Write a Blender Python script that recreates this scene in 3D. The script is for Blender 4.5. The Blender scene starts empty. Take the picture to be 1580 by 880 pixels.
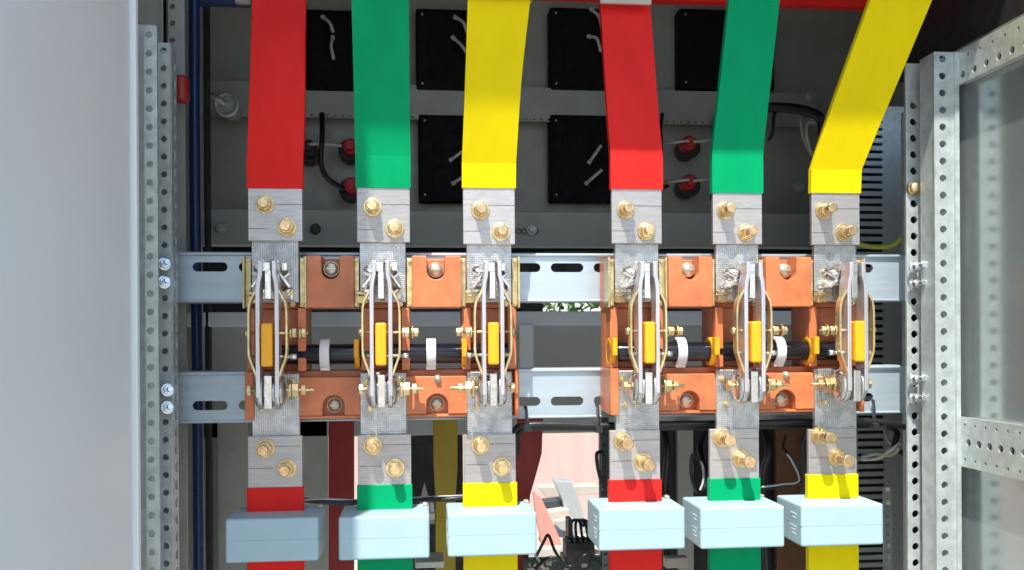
import bpy, bmesh, math, random
from mathutils import Vector, Matrix
random.seed(7)
R = math.radians
S = bpy.context.scene
C = S.collection

# ------------------------------------------------------------------ camera
F, CXP, CYP, DIST = 1400.0, 790.0, 525.0, 0.60     # focal length, principal point (px of the photo), metres to the switch plane
YAW = math.atan(140.0 / F)
ROLL = R(0.33)
cam = bpy.data.objects.new('camera', bpy.data.cameras.new('camera'))
C.objects.link(cam); S.camera = cam
cam.data.sensor_width = 36; cam.data.lens = 36 * F / 1580
cam.data.shift_y = (CYP - 440) / 1580
cam.data.clip_start = 0.01; cam.data.clip_end = 200
cam.location = (0, -DIST, 0)
cam.rotation_mode = 'QUATERNION'
cam.rotation_quaternion = (Matrix.Rotation(-YAW, 4, 'Z') @ Matrix.Rotation(R(90), 4, 'X') @ Matrix.Rotation(-ROLL, 4, 'Z')).to_quaternion()

# ------------------------------------------------------------------ light
SUN_AZ, SUN_EL = R(19), R(59)      # azimuth: to the left of the viewer's back
S.world = bpy.data.worlds.new('World'); S.world.use_nodes = True
wn = S.world.node_tree.nodes; wl = S.world.node_tree.links
sky = wn.new('ShaderNodeTexSky'); sky.sky_type = 'NISHITA'; sky.sun_disc = False
sky.sun_elevation = SUN_EL; sky.sun_rotation = R(180) + SUN_AZ
wl.new(sky.outputs[0], wn['Background'].inputs[0]); wn['Background'].inputs[1].default_value = 0.135
sd = Vector((-math.sin(SUN_AZ) * math.cos(SUN_EL), -math.cos(SUN_AZ) * math.cos(SUN_EL), math.sin(SUN_EL)))
sl = bpy.data.lights.new('sun', 'SUN'); sl.energy = 4.1; sl.angle = R(0.5); sl.color = (1, 0.95, 0.87)
sun = bpy.data.objects.new('sun', sl); C.objects.link(sun)
sun.rotation_mode = 'QUATERNION'; sun.rotation_quaternion = sd.to_track_quat('Z', 'Y')
sun.location = (-0.5, -1.5, 2)
S.view_settings.view_transform = 'Standard'; S.view_settings.look = 'None'
S.view_settings.exposure = 0.92; S.view_settings.gamma = 1
S.cycles.max_bounces = 10; S.cycles.diffuse_bounces = 6; S.cycles.glossy_bounces = 5

# ------------------------------------------------------------------ measuring helper
cy_, sy_ = math.cos(YAW), math.sin(YAW)
def W(px, py, Y):
    """where on the plane at depth Y the point measured at (px, py) of the photo lies"""
    u, v = (px - CXP) / F, (CYP - py) / F
    c, s = math.cos(-ROLL), math.sin(-ROLL)
    u, v = u * c - v * s, u * s + v * c
    dx, dy, dz = u * cy_ + sy_, cy_ - u * sy_, v
    t = (Y + DIST) / dy
    return Vector((dx * t, Y, dz * t))

# ------------------------------------------------------------------ materials
MATS = {}
def mat(name, col, metal=0.0, rough=0.5, var=0.12, nscale=60, bump=0.0, bscale=400, kind='noise', spec=0.5, col2=None, coat=0.0, stretch=(1, 1, 1), grid=None, alpha=None):
    m = bpy.data.materials.new(name); m.use_nodes = True
    n, l = m.node_tree.nodes, m.node_tree.links
    b = n['Principled BSDF']
    b.inputs['Metallic'].default_value = metal
    b.inputs['Specular IOR Level'].default_value = spec
    b.inputs['Coat Weight'].default_value = coat
    b.inputs['Coat Roughness'].default_value = 0.12
    tc = n.new('ShaderNodeTexCoord'); mp = n.new('ShaderNodeMapping'); mp.inputs['Scale'].default_value = stretch
    l.new(tc.outputs['Object'], mp.inputs[0])
    oi = n.new('ShaderNodeObjectInfo'); vm = n.new('ShaderNodeMath'); vm.operation = 'MULTIPLY'; vm.inputs[1].default_value = 3.7
    l.new(oi.outputs['Random'], vm.inputs[0]); l.new(vm.outputs[0], mp.inputs['Location'])
    if kind == 'voronoi':
        t = n.new('ShaderNodeTexVoronoi'); t.inputs['Scale'].default_value = nscale; fac = t.outputs['Color']
    else:
        t = n.new('ShaderNodeTexNoise'); t.inputs['Scale'].default_value = nscale; t.inputs['Detail'].default_value = 6
        t.inputs['Roughness'].default_value = 0.65; fac = t.outputs['Fac']
    l.new(mp.outputs[0], t.inputs['Vector'])
    sc = n.new('ShaderNodeSeparateColor') if kind == 'voronoi' else None
    if sc: l.new(fac, sc.inputs[0]); fac = sc.outputs[0]
    ramp = n.new('ShaderNodeValToRGB'); l.new(fac, ramp.inputs[0])
    lo = tuple(max(0, c * (1 - var)) for c in col); hi = tuple(min(1, c * (1 + var)) for c in (col2 or col))
    ramp.color_ramp.elements[0].position = 0.3; ramp.color_ramp.elements[1].position = 0.72
    ramp.color_ramp.elements[0].color = (*lo, 1); ramp.color_ramp.elements[1].color = (*hi, 1)
    hv = n.new('ShaderNodeHueSaturation'); hr = n.new('ShaderNodeMapRange'); hr.inputs[3].default_value = 1 - metal * .22; hr.inputs[4].default_value = 1 + metal * .1
    l.new(oi.outputs['Random'], hr.inputs[0]); l.new(hr.outputs[0], hv.inputs['Value']); l.new(ramp.outputs[0], hv.inputs['Color'])
    l.new(hv.outputs[0], b.inputs['Base Color'])
    t2 = n.new('ShaderNodeTexNoise'); t2.inputs['Scale'].default_value = nscale * 2.3; t2.inputs['Detail'].default_value = 5
    l.new(mp.outputs[0], t2.inputs['Vector'])
    mr = n.new('ShaderNodeMapRange'); mr.inputs[1].default_value = 0.3; mr.inputs[2].default_value = 0.7
    mr.inputs[3].default_value = max(0.02, rough * 0.75); mr.inputs[4].default_value = min(1, rough * 1.3)
    l.new(t2.outputs['Fac'], mr.inputs[0]); l.new(mr.outputs[0], b.inputs['Roughness'])
    hgt = None
    if bump:
        t3 = n.new('ShaderNodeTexNoise'); t3.inputs['Scale'].default_value = bscale; t3.inputs['Detail'].default_value = 4
        l.new(mp.outputs[0], t3.inputs['Vector']); hgt = t3.outputs['Fac']
    if grid:
        ms = []
        for ax in ('X', 'Z'):
            w = n.new('ShaderNodeTexWave'); w.bands_direction = ax; w.inputs['Scale'].default_value = grid
            w.inputs['Distortion'].default_value = 0.6; w.inputs['Detail Scale'].default_value = 30
            l.new(tc.outputs['Object'], w.inputs['Vector']); ms.append(w.outputs['Fac'])
        mm = n.new('ShaderNodeMath'); mm.operation = 'MULTIPLY'; l.new(ms[0], mm.inputs[0]); l.new(ms[1], mm.inputs[1])
        if hgt:
            ma = n.new('ShaderNodeMath'); ma.operation = 'ADD'; l.new(mm.outputs[0], ma.inputs[0]); l.new(hgt, ma.inputs[1]); hgt = ma.outputs[0]
        else: hgt = mm.outputs[0]
    if hgt:
        bp = n.new('ShaderNodeBump'); bp.inputs['Strength'].default_value = bump or 0.5; bp.inputs['Distance'].default_value = 0.0004
        l.new(hgt, bp.inputs['Height']); l.new(bp.outputs[0], b.inputs['Normal'])
    MATS[name] = m
    return m

galv = mat('galvanised steel', (0.50, 0.54, 0.53), 0.5, 0.42, 0.08, 220, 0.12, 700)
galv_post = mat('galvanised post steel', (0.56, 0.61, 0.585), 0.5, 0.42, 0.2, 120, 0.2, 500)
galv_dark = mat('dull zinc sheet', (0.38, 0.39, 0.35), 0.2, 0.45, 0.12, 25, 0.1, 300)
railm = mat('zinc plated rail', (0.50, 0.60, 0.66), 0.45, 0.36, 0.07, 70, 0.06, 700, stretch=(0.3, 1, 2))
doorm = mat('pale grey enamel', (0.78, 0.83, 0.84), 0.0, 0.45, 0.015, 2.5, 0.04, 900, coat=0.06)
gasket = mat('yellowed gasket', (0.58, 0.52, 0.38), 0, 0.6, 0.15, 90)
sidem = mat('glossy grey side sheet', (0.44, 0.49, 0.48), 0.65, 0.18, 0.1, 6, 0.03, 30)
beamm = mat('sun lightened grey beam', (0.72, 0.76, 0.75), 0, 0.5, 0.06, 20)  # base colour lifted to stand in for part sun on the cross beam
bandm = mat('grey painted rear band', (0.47, 0.49, 0.45), 0, 0.5, 0.08, 15)
blackm = mat('black sheet metal', (0.012, 0.012, 0.013), 0, 0.55, 0.3, 40)
blackp = mat('black plastic', (0.012, 0.013, 0.014), 0, 0.38, 0.3, 80, 0.1, 500)
meterm = mat('matt black meter plastic', (0.006, 0.006, 0.006), 0, 0.6, 0.3, 60, spec=0.15)
shaftm = mat('black glossy shaft', (0.008, 0.009, 0.014), 0, 0.14, 0.2, 60)
orange = mat('orange moulded polyester', (0.56, 0.17, 0.062), 0, 0.33, 0.28, 45, 0.35, 300)
orange_screw = mat('dull nickel screw', (0.60, 0.55, 0.42), 0.7, 0.4, 0.15, 300)
brass = mat('yellow passivated zinc', (0.66, 0.50, 0.22), 0.9, 0.3, 0.22, 260, 0.15, 900, col2=(0.8, 0.64, 0.36))
brass_strap = mat('gold chromate strap', (0.62, 0.46, 0.20), 0.75, 0.33, 0.18, 150, 0.1, 500, col2=(0.72, 0.62, 0.36))
copper_bolt = mat('warm passivated bolt steel', (0.70, 0.43, 0.22), 0.9, 0.27, 0.2, 300, 0.12, 900, col2=(0.84, 0.62, 0.34))
tin = mat('tinned copper bar end', (0.49, 0.465, 0.445), 0.7, 0.4, 0.12, 90, 0.3, 350, stretch=(1, 1, 6))
tin_film = mat('tinned contact under ribbed film', (0.52, 0.52, 0.505), 0.8, 0.3, 0.30, 110, 0.45, 500, grid=230)
blade_m = mat('silver plated blade', (0.66, 0.64, 0.66), 0.75, 0.34, 0.12, 130, 0.2, 500, stretch=(1, 1, 0.2))
silver = mat('bright silver contact', (0.80, 0.78, 0.75), 0.92, 0.2, 0.12, 200, 0.5, 420)
yell_p = mat('amber yellow insulator plastic', (0.90, 0.40, 0.006), 0, 0.38, 0.05, 120, 0.1, 300)
white_p = mat('white nylon', (0.70, 0.69, 0.68), 0, 0.4, 0.04, 120)
red_s = mat('red heat shrink sleeve', (0.72, 0.020, 0.016), 0, 0.42, 0.10, 30, 0.6, 70, spec=0.12, stretch=(1.5, 1, 0.6))
green_s = mat('green heat shrink sleeve', (0.0, 0.31, 0.115), 0, 0.45, 0.09, 30, 0.6, 70, spec=0.08, stretch=(1.5, 1, 0.6))
yellow_s = mat('yellow heat shrink sleeve', (0.80, 0.63, 0.004), 0, 0.45, 0.06, 30, 0.6, 70, spec=0.08, stretch=(1.5, 1, 0.6))
SLV = {'red': red_s, 'green': green_s, 'yellow': yellow_s}
ctm = mat('pale blue moulded plastic', (0.345, 0.485, 0.53), 0, 0.5, 0.03, 60, 0.12, 600)
ct_seam = mat('blue plastic seam', (0.27, 0.43, 0.49), 0, 0.6, 0.03)
ct_print = mat('white printing', (0.75, 0.8, 0.8), 0, 0.6, 0.05, 60)
boltm = mat('bright zinc bolt', (0.72, 0.76, 0.78), 0.9, 0.22, 0.1, 300, 0.1, 600)
bluem = mat('blue cable sheath', (0.006, 0.03, 0.115), 0, 0.35, 0.15, 40)
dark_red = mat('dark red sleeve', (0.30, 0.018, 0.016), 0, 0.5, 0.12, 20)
olive_s = mat('dull yellow sleeve', (0.45, 0.33, 0.02), 0, 0.5, 0.12, 20)  # darker and duller than the front yellow sleeve
lampred = mat('red lamp plastic', (0.5, 0.015, 0.015), 0, 0.35, 0.1, 60)
wirew = mat('white wire sheath', (0.6, 0.58, 0.56), 0, 0.5, 0.08, 60)
wireg = mat('green yellow earth wire', (0.55, 0.62, 0.05), 0, 0.45, 0.25, 90)
wirep = mat('pale green wire', (0.40, 0.45, 0.30), 0, 0.5, 0.1, 60)
groundm = mat('sunlit concrete', (0.36, 0.34, 0.31), 0, 0.85, 0.12, 3, 0.2, 20)
wallm = mat('pale pink render', (0.46, 0.335, 0.29), 0, 0.85, 0.10, 4, 0.2, 12, stretch=(3, 1, 0.5))
leafm = mat('leaf green', (0.06, 0.13, 0.03), 0, 0.6, 0.4, 20)
cream = mat('cream plastic', (0.46, 0.40, 0.34), 0, 0.5, 0.1, 60)
pcb = mat('dark green board', (0.015, 0.06, 0.04), 0, 0.4, 0.3, 100)
slate = mat('dark slate plastic', (0.035, 0.045, 0.05), 0, 0.45, 0.2, 70)

# ------------------------------------------------------------------ mesh builder
class MB:
    def __init__(s): s.v = []; s.f = []; s.sm = []
    def add(s, vs, fs, smooth=False):
        o = len(s.v); s.v += [Vector(a) for a in vs]; s.f += [[i + o for i in f] for f in fs]; s.sm += [smooth] * len(fs)
    def box(s, a, b):
        x0, x1 = sorted((a[0], b[0])); y0, y1 = sorted((a[1], b[1])); z0, z1 = sorted((a[2], b[2]))
        vs = [(x0, y0, z0), (x1, y0, z0), (x1, y1, z0), (x0, y1, z0), (x0, y0, z1), (x1, y0, z1), (x1, y1, z1), (x0, y1, z1)]
        s.add(vs, [(0, 3, 2, 1), (4, 5, 6, 7), (0, 1, 5, 4), (1, 2, 6, 5), (2, 3, 7, 6), (3, 0, 4, 7)]); return s
    def pbox(s, x0, y0, x1, y1, Ya, Yb):           # box measured in photo px at its front face Ya
        a, b = W(x0, y0, Ya), W(x1, y1, Ya)
        return s.box((a.x, Ya, a.z), (b.x, Yb, b.z))
    def prism(s, pts, y0, y1):                     # pts (x, z), extruded along Y
        n = len(pts)
        if sum(pts[i][0] * pts[(i + 1) % n][1] - pts[(i + 1) % n][0] * pts[i][1] for i in range(n)) < 0: pts = pts[::-1]
        s.add([(x, y0, z) for x, z in pts] + [(x, y1, z) for x, z in pts],
              [tuple(range(n)), tuple(range(2 * n - 1, n - 1, -1))] + [(i, i + n, (i + 1) % n + n, (i + 1) % n) for i in range(n)])
        return s
    def cyl(s, a, b, r, n=20, r2=None, cap=True, rot=0.0, smooth=True):
        a, b = Vector(a), Vector(b); d = (b - a).normalized()
        up = Vector((0, 0, 1)) if abs(d.z) < 0.9 else Vector((1, 0, 0))
        u = d.cross(up).normalized(); w = u.cross(d).normalized()
        r2 = r if r2 is None else r2
        vs = []
        for c, rr in ((a, r), (b, r2)):
            for i in range(n):
                t = 2 * math.pi * i / n + rot
                vs.append(c + u * math.cos(t) * rr + w * math.sin(t) * rr)
        fs = [(i, (i + 1) % n, (i + 1) % n + n, i + n) for i in range(n)]
        s.add(vs, fs, smooth)
        if cap: s.add(vs, [tuple(range(n - 1, -1, -1)), tuple(range(n, 2 * n))])
        return s
    def dome(s, a, d, r, h, n=18, k=5):            # low dome along d
        a = Vector(a); d = Vector(d).normalized()
        up = Vector((0, 0, 1)) if abs(d.z) < 0.9 else Vector((1, 0, 0))
        u = d.cross(up).normalized(); w = u.cross(d).normalized(); vs = []; fs = []
        for j in range(k + 1):
            t = j / k * math.pi / 2; rr = r * math.cos(t) if j < k else r * 0.02
            for i in range(n):
                q = 2 * math.pi * i / n; vs.append(a + d * h * math.sin(t) + u * math.cos(q) * rr + w * math.sin(q) * rr)
        for j in range(k):
            for i in range(n): fs.append((j * n + i, j * n + (i + 1) % n, (j + 1) * n + (i + 1) % n, (j + 1) * n + i))
        fs.append(tuple(range(k * n, k * n + n)))
        s.add(vs, fs, True); return s
    def ring(s, c, ax, r0, r1, h, n=28, a0=0.0, a1=2 * math.pi):      # flat band round axis ax
        c = Vector(c); d = Vector(ax).normalized()
        up = Vector((0, 0, 1)) if abs(d.z) < 0.9 else Vector((0, 1, 0))
        u = d.cross(up).normalized(); w = u.cross(d).normalized(); vs = []; fs = []; full = a1 - a0 > 6.28
        m = n if full else n + 1
        for i in range(m):
            t = a0 + (a1 - a0) * i / n
            e = u * math.cos(t) + w * math.sin(t)
            for rr, hh in ((r0, -h / 2), (r1, -h / 2), (r1, h / 2), (r0, h / 2)): vs.append(c + e * rr + d * hh)
        for i in range(n):
            j = (i + 1) % m
            for k in range(4): fs.append((i * 4 + k, i * 4 + (k + 1) % 4, j * 4 + (k + 1) % 4, j * 4 + k))
        if not full: fs += [(0, 3, 2, 1), tuple((m - 1) * 4 + k for k in range(4))]
        s.add(vs, fs, True); return s
    def tube(s, pts, r, n=8, sub=6):
        P = [Vector(p) for p in pts]
        if len(P) > 2 and sub > 1:
            Q = []
            for i in range(len(P) - 1):
                p0 = P[max(i - 1, 0)]; p1 = P[i]; p2 = P[i + 1]; p3 = P[min(i + 2, len(P) - 1)]
                for k in range(sub):
                    t = k / sub
                    Q.append(0.5 * ((2 * p1) + (p2 - p0) * t + (2 * p0 - 5 * p1 + 4 * p2 - p3) * t * t + (3 * p1 - p0 - 3 * p2 + p3) * t ** 3))
            Q.append(P[-1]); P = Q
        vs = []; fs = []; u = None
        for i, p in enumerate(P):
            d = (P[min(i + 1, len(P) - 1)] - P[max(i - 1, 0)]).normalized()
            if u is None: u = d.orthogonal().normalized()
            u = (u - d * u.dot(d)).normalized(); w = d.cross(u)
            for k in range(n):
                t = 2 * math.pi * k / n; vs.append(p + u * math.cos(t) * r + w * math.sin(t) * r)
        for i in range(len(P) - 1):
            for k in range(n): fs.append((i * n + k, i * n + (k + 1) % n, (i + 1) * n + (k + 1) % n, (i + 1) * n + k))
        s.add(vs, fs, True)
        s.add(vs, [tuple(range(n - 1, -1, -1)), tuple(range(len(P) * n - n, len(P) * n))]); return s
    def strap(s, path, Y0, Y1, th):               # path of (x, z), sheet between depths Y0..Y1 with thickness th in the x-z plane
        L, Rr = [], []
        for i, p in enumerate(path):
            a = Vector(path[max(i - 1, 0)]); b = Vector(path[min(i + 1, len(path) - 1)]); d = (b - a).normalized()
            nrm = Vector((-d.y, d.x)) * th / 2
            L.append(Vector(p) + nrm); Rr.append(Vector(p) - nrm)
        for i in range(len(path) - 1):
            q = [L[i], L[i + 1], Rr[i + 1], Rr[i]]
            vs = [(a.x, Y0, a.y) for a in q] + [(a.x, Y1, a.y) for a in q]
            fs = [(0, 1, 2, 3), (7, 6, 5, 4), (0, 4, 5, 1), (2, 6, 7, 3)]
            if i == 0: fs.append((3, 7, 4, 0))
            if i == len(path) - 2: fs.append((1, 5, 6, 2))
            s.add(vs, fs)
        return s
    def ribbon(s, secs, th):                      # secs: (left, right) point pairs in front, thickness backwards
        vs = []; fs = []
        for a, b in secs: vs += [a, b, b + Vector((0, th, 0)), a + Vector((0, th, 0))]
        for i in range(len(secs) - 1):
            o = i * 4
            for k in range(4): fs.append((o + k, o + (k + 1) % 4, o + 4 + (k + 1) % 4, o + 4 + k))
        fs += [(0, 1, 2, 3), tuple(len(secs) * 4 - 1 - k for k in range(4))]
        s.add(vs, fs); return s
    def holed(s, o, u, v, w, h, holes, th=0.002):
        """sheet with a column (or row, along v) of round or slotted holes: holes = [(cu, cv, r, half_len_u)]"""
        o, u, v = Vector(o), Vector(u), Vector(v); nn = -u.cross(v) if abs(u.cross(v).y) > .5 and u.cross(v).y < 0 else u.cross(v)
        holes = sorted(holes, key=lambda q: q[1]); prev = 0.0
        def quad(u0, u1, v0, v1):
            if v1 - v0 > 1e-6:
                for d in ((0, th) if th else (0,)): s.add([o + u * p + v * q + nn * d for p, q in ((u0, v0), (u1, v0), (u1, v1), (u0, v1))], [(0, 1, 2, 3)])
        for i, (cu, cv, r, ha) in enumerate(holes):
            half = r * 1.5
            va, vb = cv - half, cv + half
            if i + 1 < len(holes): vb = min(vb, (cv + holes[i + 1][1]) / 2)
            va = max(va, prev); vb = min(vb, h)
            quad(0, w, prev, va); prev = vb
            op = [(cu + ha + r * math.cos(t), cv + r * math.sin(t)) for t in [math.pi * (k / 10 - .5) for k in range(11)]] + [(cu - ha + r * math.cos(t), cv + r * math.sin(t)) for t in [math.pi * (k / 10 + .5) for k in range(11)]]
            ang = [math.atan2(y - cv, x - cu) % (2 * math.pi) for x, y in op] + [math.atan2(y - cv, x - cu) % (2 * math.pi) for x in (0, w) for y in (va, vb)]
            ang = sorted(set(round(t, 4) for t in ang)); inn = []; out = []
            for t in ang:
                c, q = math.cos(t), math.sin(t)
                if ha > 0:
                    tt = r / abs(q) if abs(q) > 1e-6 else 1e9
                    if abs(tt * c) > ha:
                        e = ha if c > 0 else -ha
                        bq = c * e; tt = bq + math.sqrt(max(0, bq * bq - (e * e - r * r)))
                else: tt = r
                inn.append((cu + c * tt, cv + q * tt))
                lim = 1e9
                if c > 1e-6: lim = min(lim, (w - cu) / c)
                if c < -1e-6: lim = min(lim, -cu / c)
                if q > 1e-6: lim = min(lim, (vb - cv) / q)
                if q < -1e-6: lim = min(lim, (va - cv) / q)
                out.append((cu + c * lim, cv + q * lim))
            m = len(ang)
            for d in ((0, th) if th else (0,)):
                s.add([o + u * p + v * q + nn * d for p, q in inn + out], [(k, k + m, (k + 1) % m + m, (k + 1) % m) for k in range(m)])
            if th:
                s.add([o + u * p + v * q for p, q in inn] + [o + u * p + v * q + nn * th for p, q in inn], [(k, k + m, (k + 1) % m + m, (k + 1) % m) for k in range(m)])
        quad(0, w, prev, h)
        if th:
            c4 = [o, o + u * w, o + u * w + v * h, o + v * h]
            for k in range(4): s.add([c4[k], c4[(k + 1) % 4], c4[(k + 1) % 4] + nn * th, c4[k] + nn * th], [(0, 1, 2, 3)])
        return s
    def mesh(s, name, m, origin=(0, 0, 0), weld=False):
        me = bpy.data.meshes.new(name); og = Vector(origin)
        me.from_pydata([tuple(a - og) for a in s.v], [], s.f)
        me.polygons.foreach_set('use_smooth', s.sm)
        bm = bmesh.new(); bm.from_mesh(me)
        bmesh.ops.remove_doubles(bm, verts=bm.verts, dist=1e-6)
        bmesh.ops.recalc_face_normals(bm, faces=bm.faces)
        bm.to_mesh(me); bm.free()
        me.materials.append(m); me.update(); return me

wloc = {}
def obj(name, mb, m, parent=None, bev=0.0, solid=0.0, origin=None, seg=2):
    og = Vector(origin) if origin is not None else (wloc[parent.name] if parent else Vector((0, 0, 0)))
    me = mb.mesh(name, m, og)
    o = bpy.data.objects.new(name, me); C.objects.link(o)
    if parent:
        o.parent = parent; o.location = og - wloc[parent.name]
    else: o.location = og
    wloc[o.name] = og
    if solid:
        k = o.modifiers.new('thickness', 'SOLIDIFY'); k.thickness = solid; k.offset = 0
    if bev:
        k = o.modifiers.new('bevel', 'BEVEL'); k.width = bev; k.segments = seg; k.limit_method = 'ANGLE'; k.angle_limit = R(40)
    return o
def tag(o, label, cat, group=None, kind=None):
    o['label'] = label
    if cat: o['category'] = cat
    if group: o['group'] = group
    if kind: o['kind'] = kind
    return o
def thing(name, loc, label, cat, group=None):
    o = bpy.data.objects.new(name, None); o.empty_display_size = 0.02; C.objects.link(o); o.location = loc; wloc[o.name] = Vector(loc)
    return tag(o, label, cat, group)
def copy_tree(o, parent=None, off=None):
    c = o.copy(); C.objects.link(c)
    if parent: c.parent = parent
    wloc[c.name] = wloc[o.name] + (off or Vector())
    if off and not parent: c.location = Vector(o.location) + off
    for ch in o.children: copy_tree(ch, c, off)
    return c
def mid(a, b): return (Vector(a) + Vector(b)) / 2

# ================================================================== SETTING
g = MB(); g.add([(-60, -60, -1.0), (60, -60, -1.0), (60, 60, -1.0), (-60, 60, -1.0)], [(0, 1, 2, 3)])
o = obj('ground', g, groundm); o['kind'] = 'structure'
g = MB(); g.box((-9, 4.0, -1.0), (9, 4.2, 0.05))
tag(obj('wall', g, wallm, origin=(0, 4, -1.0)), 'pale pink rendered wall in the sun seen through the open back of the cabinet', 'wall')
b = MB()
for i in range(1500):
    p = Vector((random.gauss(1.15, 0.5), random.gauss(6.3, 0.15), random.uniform(-0.1, 1.0)))
    d1 = Vector((random.uniform(-1, 1), random.uniform(-1, 1), random.uniform(-1, 1))).normalized(); d2 = d1.orthogonal().normalized()
    b.add([p, p + d1 * 0.05 + d2 * 0.02, p + d1 * 0.1, p + d1 * 0.05 - d2 * 0.02], [(0, 1, 2, 3)])
b.cyl((1.15, 6.3, -1), (1.15, 6.3, 0.4), 0.03, 8)
tag(obj('shrub', b, leafm, origin=(1.15, 6.3, -1)), 'green shrub outdoors glimpsed through the narrow gap under the upper rail', 'shrub')

# ================================================================== CABINET SHELL
cab = thing('electrical_cabinet', W(790, 880, 0.45) * 1.0, 'zinc cabinet around everything, its pale grey door swung open on the left', 'cabinet')
XL = W(262, 440, 0.0).x; XR = W(1478, 440, -0.03).x + 0.004
m = MB(); m.box((-0.45, -0.203, 0.450), (0.80, 0.52, 0.465)); obj('roof', m, blackm, cab)
YB = 0.40
# rear panel with the ribs, built of butted pieces
def rp(x0, y0, x1, y1, Y, th, name, mt, parent=cab, bev=0.001): return obj(name, MB().pbox(x0, y0, x1, y1, Y, Y + th), mt, parent, bev)
rp(296, -130, 1600, 384, YB, 0.004, 'rear_panel', galv_dark)
rp(296, 322, 1600, 384, YB - 0.02, 0.02, 'rear_beam', bandm)
rp(200, -160, 1600, 462, YB + 0.03, 0.004, 'back_cover', blackm)
m = MB(); a = W(300, 178, YB - 0.02); bq = W(1262, 145, YB - 0.02)
ln = bq.x - a.x
m.holed((a.x, YB - 0.02, a.z), (0, 0, 1), (1, 0, 0), bq.z - a.z, ln, [(0.0022, 0.006 + i * 0.0082, 0.0014, 0) for i in range(int(ln / 0.0082) - 1)])
obj('perforated_beam', m, galv_dark, cab)
# middle band between the rails
rp(270, 482, 1400, 500, 0.20, 0.02, 'cross_beam', beamm)
rp(296, 502, 1400, 660, 0.30, 0.004, 'middle_panel', bandm)
rp(801, 500.5, 824, 580, 0.195, 0.03, 'beam_bracket', beamm)
rp(296, 386, 838, 490, 0.34, 0.004, 'rear_panel', blackm)
rp(838, 386, 930, 463, 0.34, 0.004, 'rear_panel', blackm)
rp(930, 386, 1400, 490, 0.34, 0.004, 'rear_panel', blackm)
# lower rear: dark uprights around the opening
rp(296, 650, 508, 1000, 0.30, 0.01, 'lower_panel', galv_dark)
rp(634, 650, 716, 1000, 0.32, 0.01, 'dark_upright', blackm)
rp(926, 650, 1300, 1000, 0.30, 0.01, 'lower_panel', blackm)
rp(1045, 652, 1072, 1000, 0.29, 0.008, 'upright', galv_dark)
rp(1198, 652, 1246, 1000, 0.28, 0.008, 'upright', mat('brown reflection tone', (0.16, 0.07, 0.03), 0, 0.6))  # brown colour stands in for an orange reflection in the dark gap
rp(335, 650, 384, 1000, 0.22, 0.03, 'upright', galv_dark)
# left inner side
rp(255, -130, 300, 1000, 0.24, 0.01, 'upright', galv_dark)
rp(312, -130, 326, 1000, 0.20, 0.01, 'dark_upright', blackm)
rp(305, -130, 312, 1000, 0.16, 0.01, 'upright', galv_dark)
# louvred panel on the right
m = MB(); a = W(1300, 900, 0.15); bq = W(1400, 165, 0.15)
step = W(1343, 500, .15).z - W(1343, 511.7, .15).z; n_ = int((bq.z - a.z) / step) - 1
cu_ = W(1343, 500, 0.15).x - a.x; hl = (W(1362, 500, 0.15).x - W(1325, 500, 0.15).x) / 2
m.holed((a.x, 0.15, a.z), (1, 0, 0), (0, 0, 1), bq.x - a.x, bq.z - a.z, [(cu_, 0.005 + i * step, 0.0014, hl) for i in range(n_)])
obj('louvred_panel', m, galv, cab)
m = MB(); m.box((a.x, 0.19, a.z), (bq.x + 0.05, 0.193, bq.z)); obj('louvre_backing', m, blackm, cab)
# right side sheet, black upper part
SX = W(1480, 440, -0.03).x + 0.0065
m = MB(); m.box((SX, -0.33, -0.95), (SX + 0.003, -0.012, 0.195)); obj('side_panel', m, sidem, cab)
m = MB(); m.box((SX + 0.002, -0.200, 0.196), (SX + 0.006, 0.09, 0.4495)); m.box((W(1365, 60, 0.1).x, 0.10, W(1400, 105, 0.1).z), (SX + 0.15, 0.104, 0.4495)); obj('black_header', m, blackm, cab)
m = MB(); m.box((SX + .004, -.011, -.95), (SX + .15, -.008, .19)); m.box((SX + .15, -.008, -.95), (SX + .153, .44, .4495)); obj('side_panel', m, galv_dark, cab)
# wall behind posts at right
m = MB(); m.box((W(1400, 440, 0.05).x, 0.05, -0.9), (SX, 0.054, 0.17)); obj('inner_strip', m, galv_post, cab)

# ================================================================== RIGHT POST
rpst = thing('frame_post', W(1440, 880, -0.01), 'galvanised upright with two rows of round holes, right of the switches', 'frame post')
def hole_rows(px, y0, y1, stp, Y, x_edge):
    z0 = W(px, 900, Y).z
    L_ = []
    a = W(px, y0, Y).z - z0; b_ = W(px, y1, Y).z - z0; st = W(px, 0, Y).z - W(px, stp, Y).z
    z = a
    while z > 0.004:
        L_.append((W(px, 440, Y).x - W(x_edge, 440, Y).x, z, 0, 0)); z -= st
    return z0, L_
def post_strip(name, parent, xa, xb, xh, ytop, yfirst, stp, Y, rpx, mt, th=0.002):
    z0, L_ = hole_rows(xh, yfirst, 900, stp, Y, xa)
    r = rpx * (W(xa + 1, 440, Y).x - W(xa, 440, Y).x)
    a = W(xa, 440, Y); b_ = W(xb, 440, Y); top = W(xa, ytop, Y).z
    return obj(name, MB().holed((a.x, Y, z0), (1, 0, 0), (0, 0, 1), b_.x - a.x, top - z0, [(c, z, r, 0) for c, z, _, _ in L_ if z < top - z0 - r]), mt, parent)
post_strip('front_flange', rpst, 1443, 1475, 1456, 80, 91, 26.3, -0.03, 5.2, galv_post)
post_strip('rear_flange', rpst, 1399, 1427, 1411, 98, 163, 25.2, -0.004, 5.6, galv_post)
def zat(px, py, Y): return W(px, py, Y).z
def sidebox(m, xa, xb, ya, yb, top, bot=-0.9): m.box((xa, ya, bot), (xb, yb, top)); return m
xa, xb = W(1443, 440, -0.03).x, W(1475, 440, -0.03).x
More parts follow.
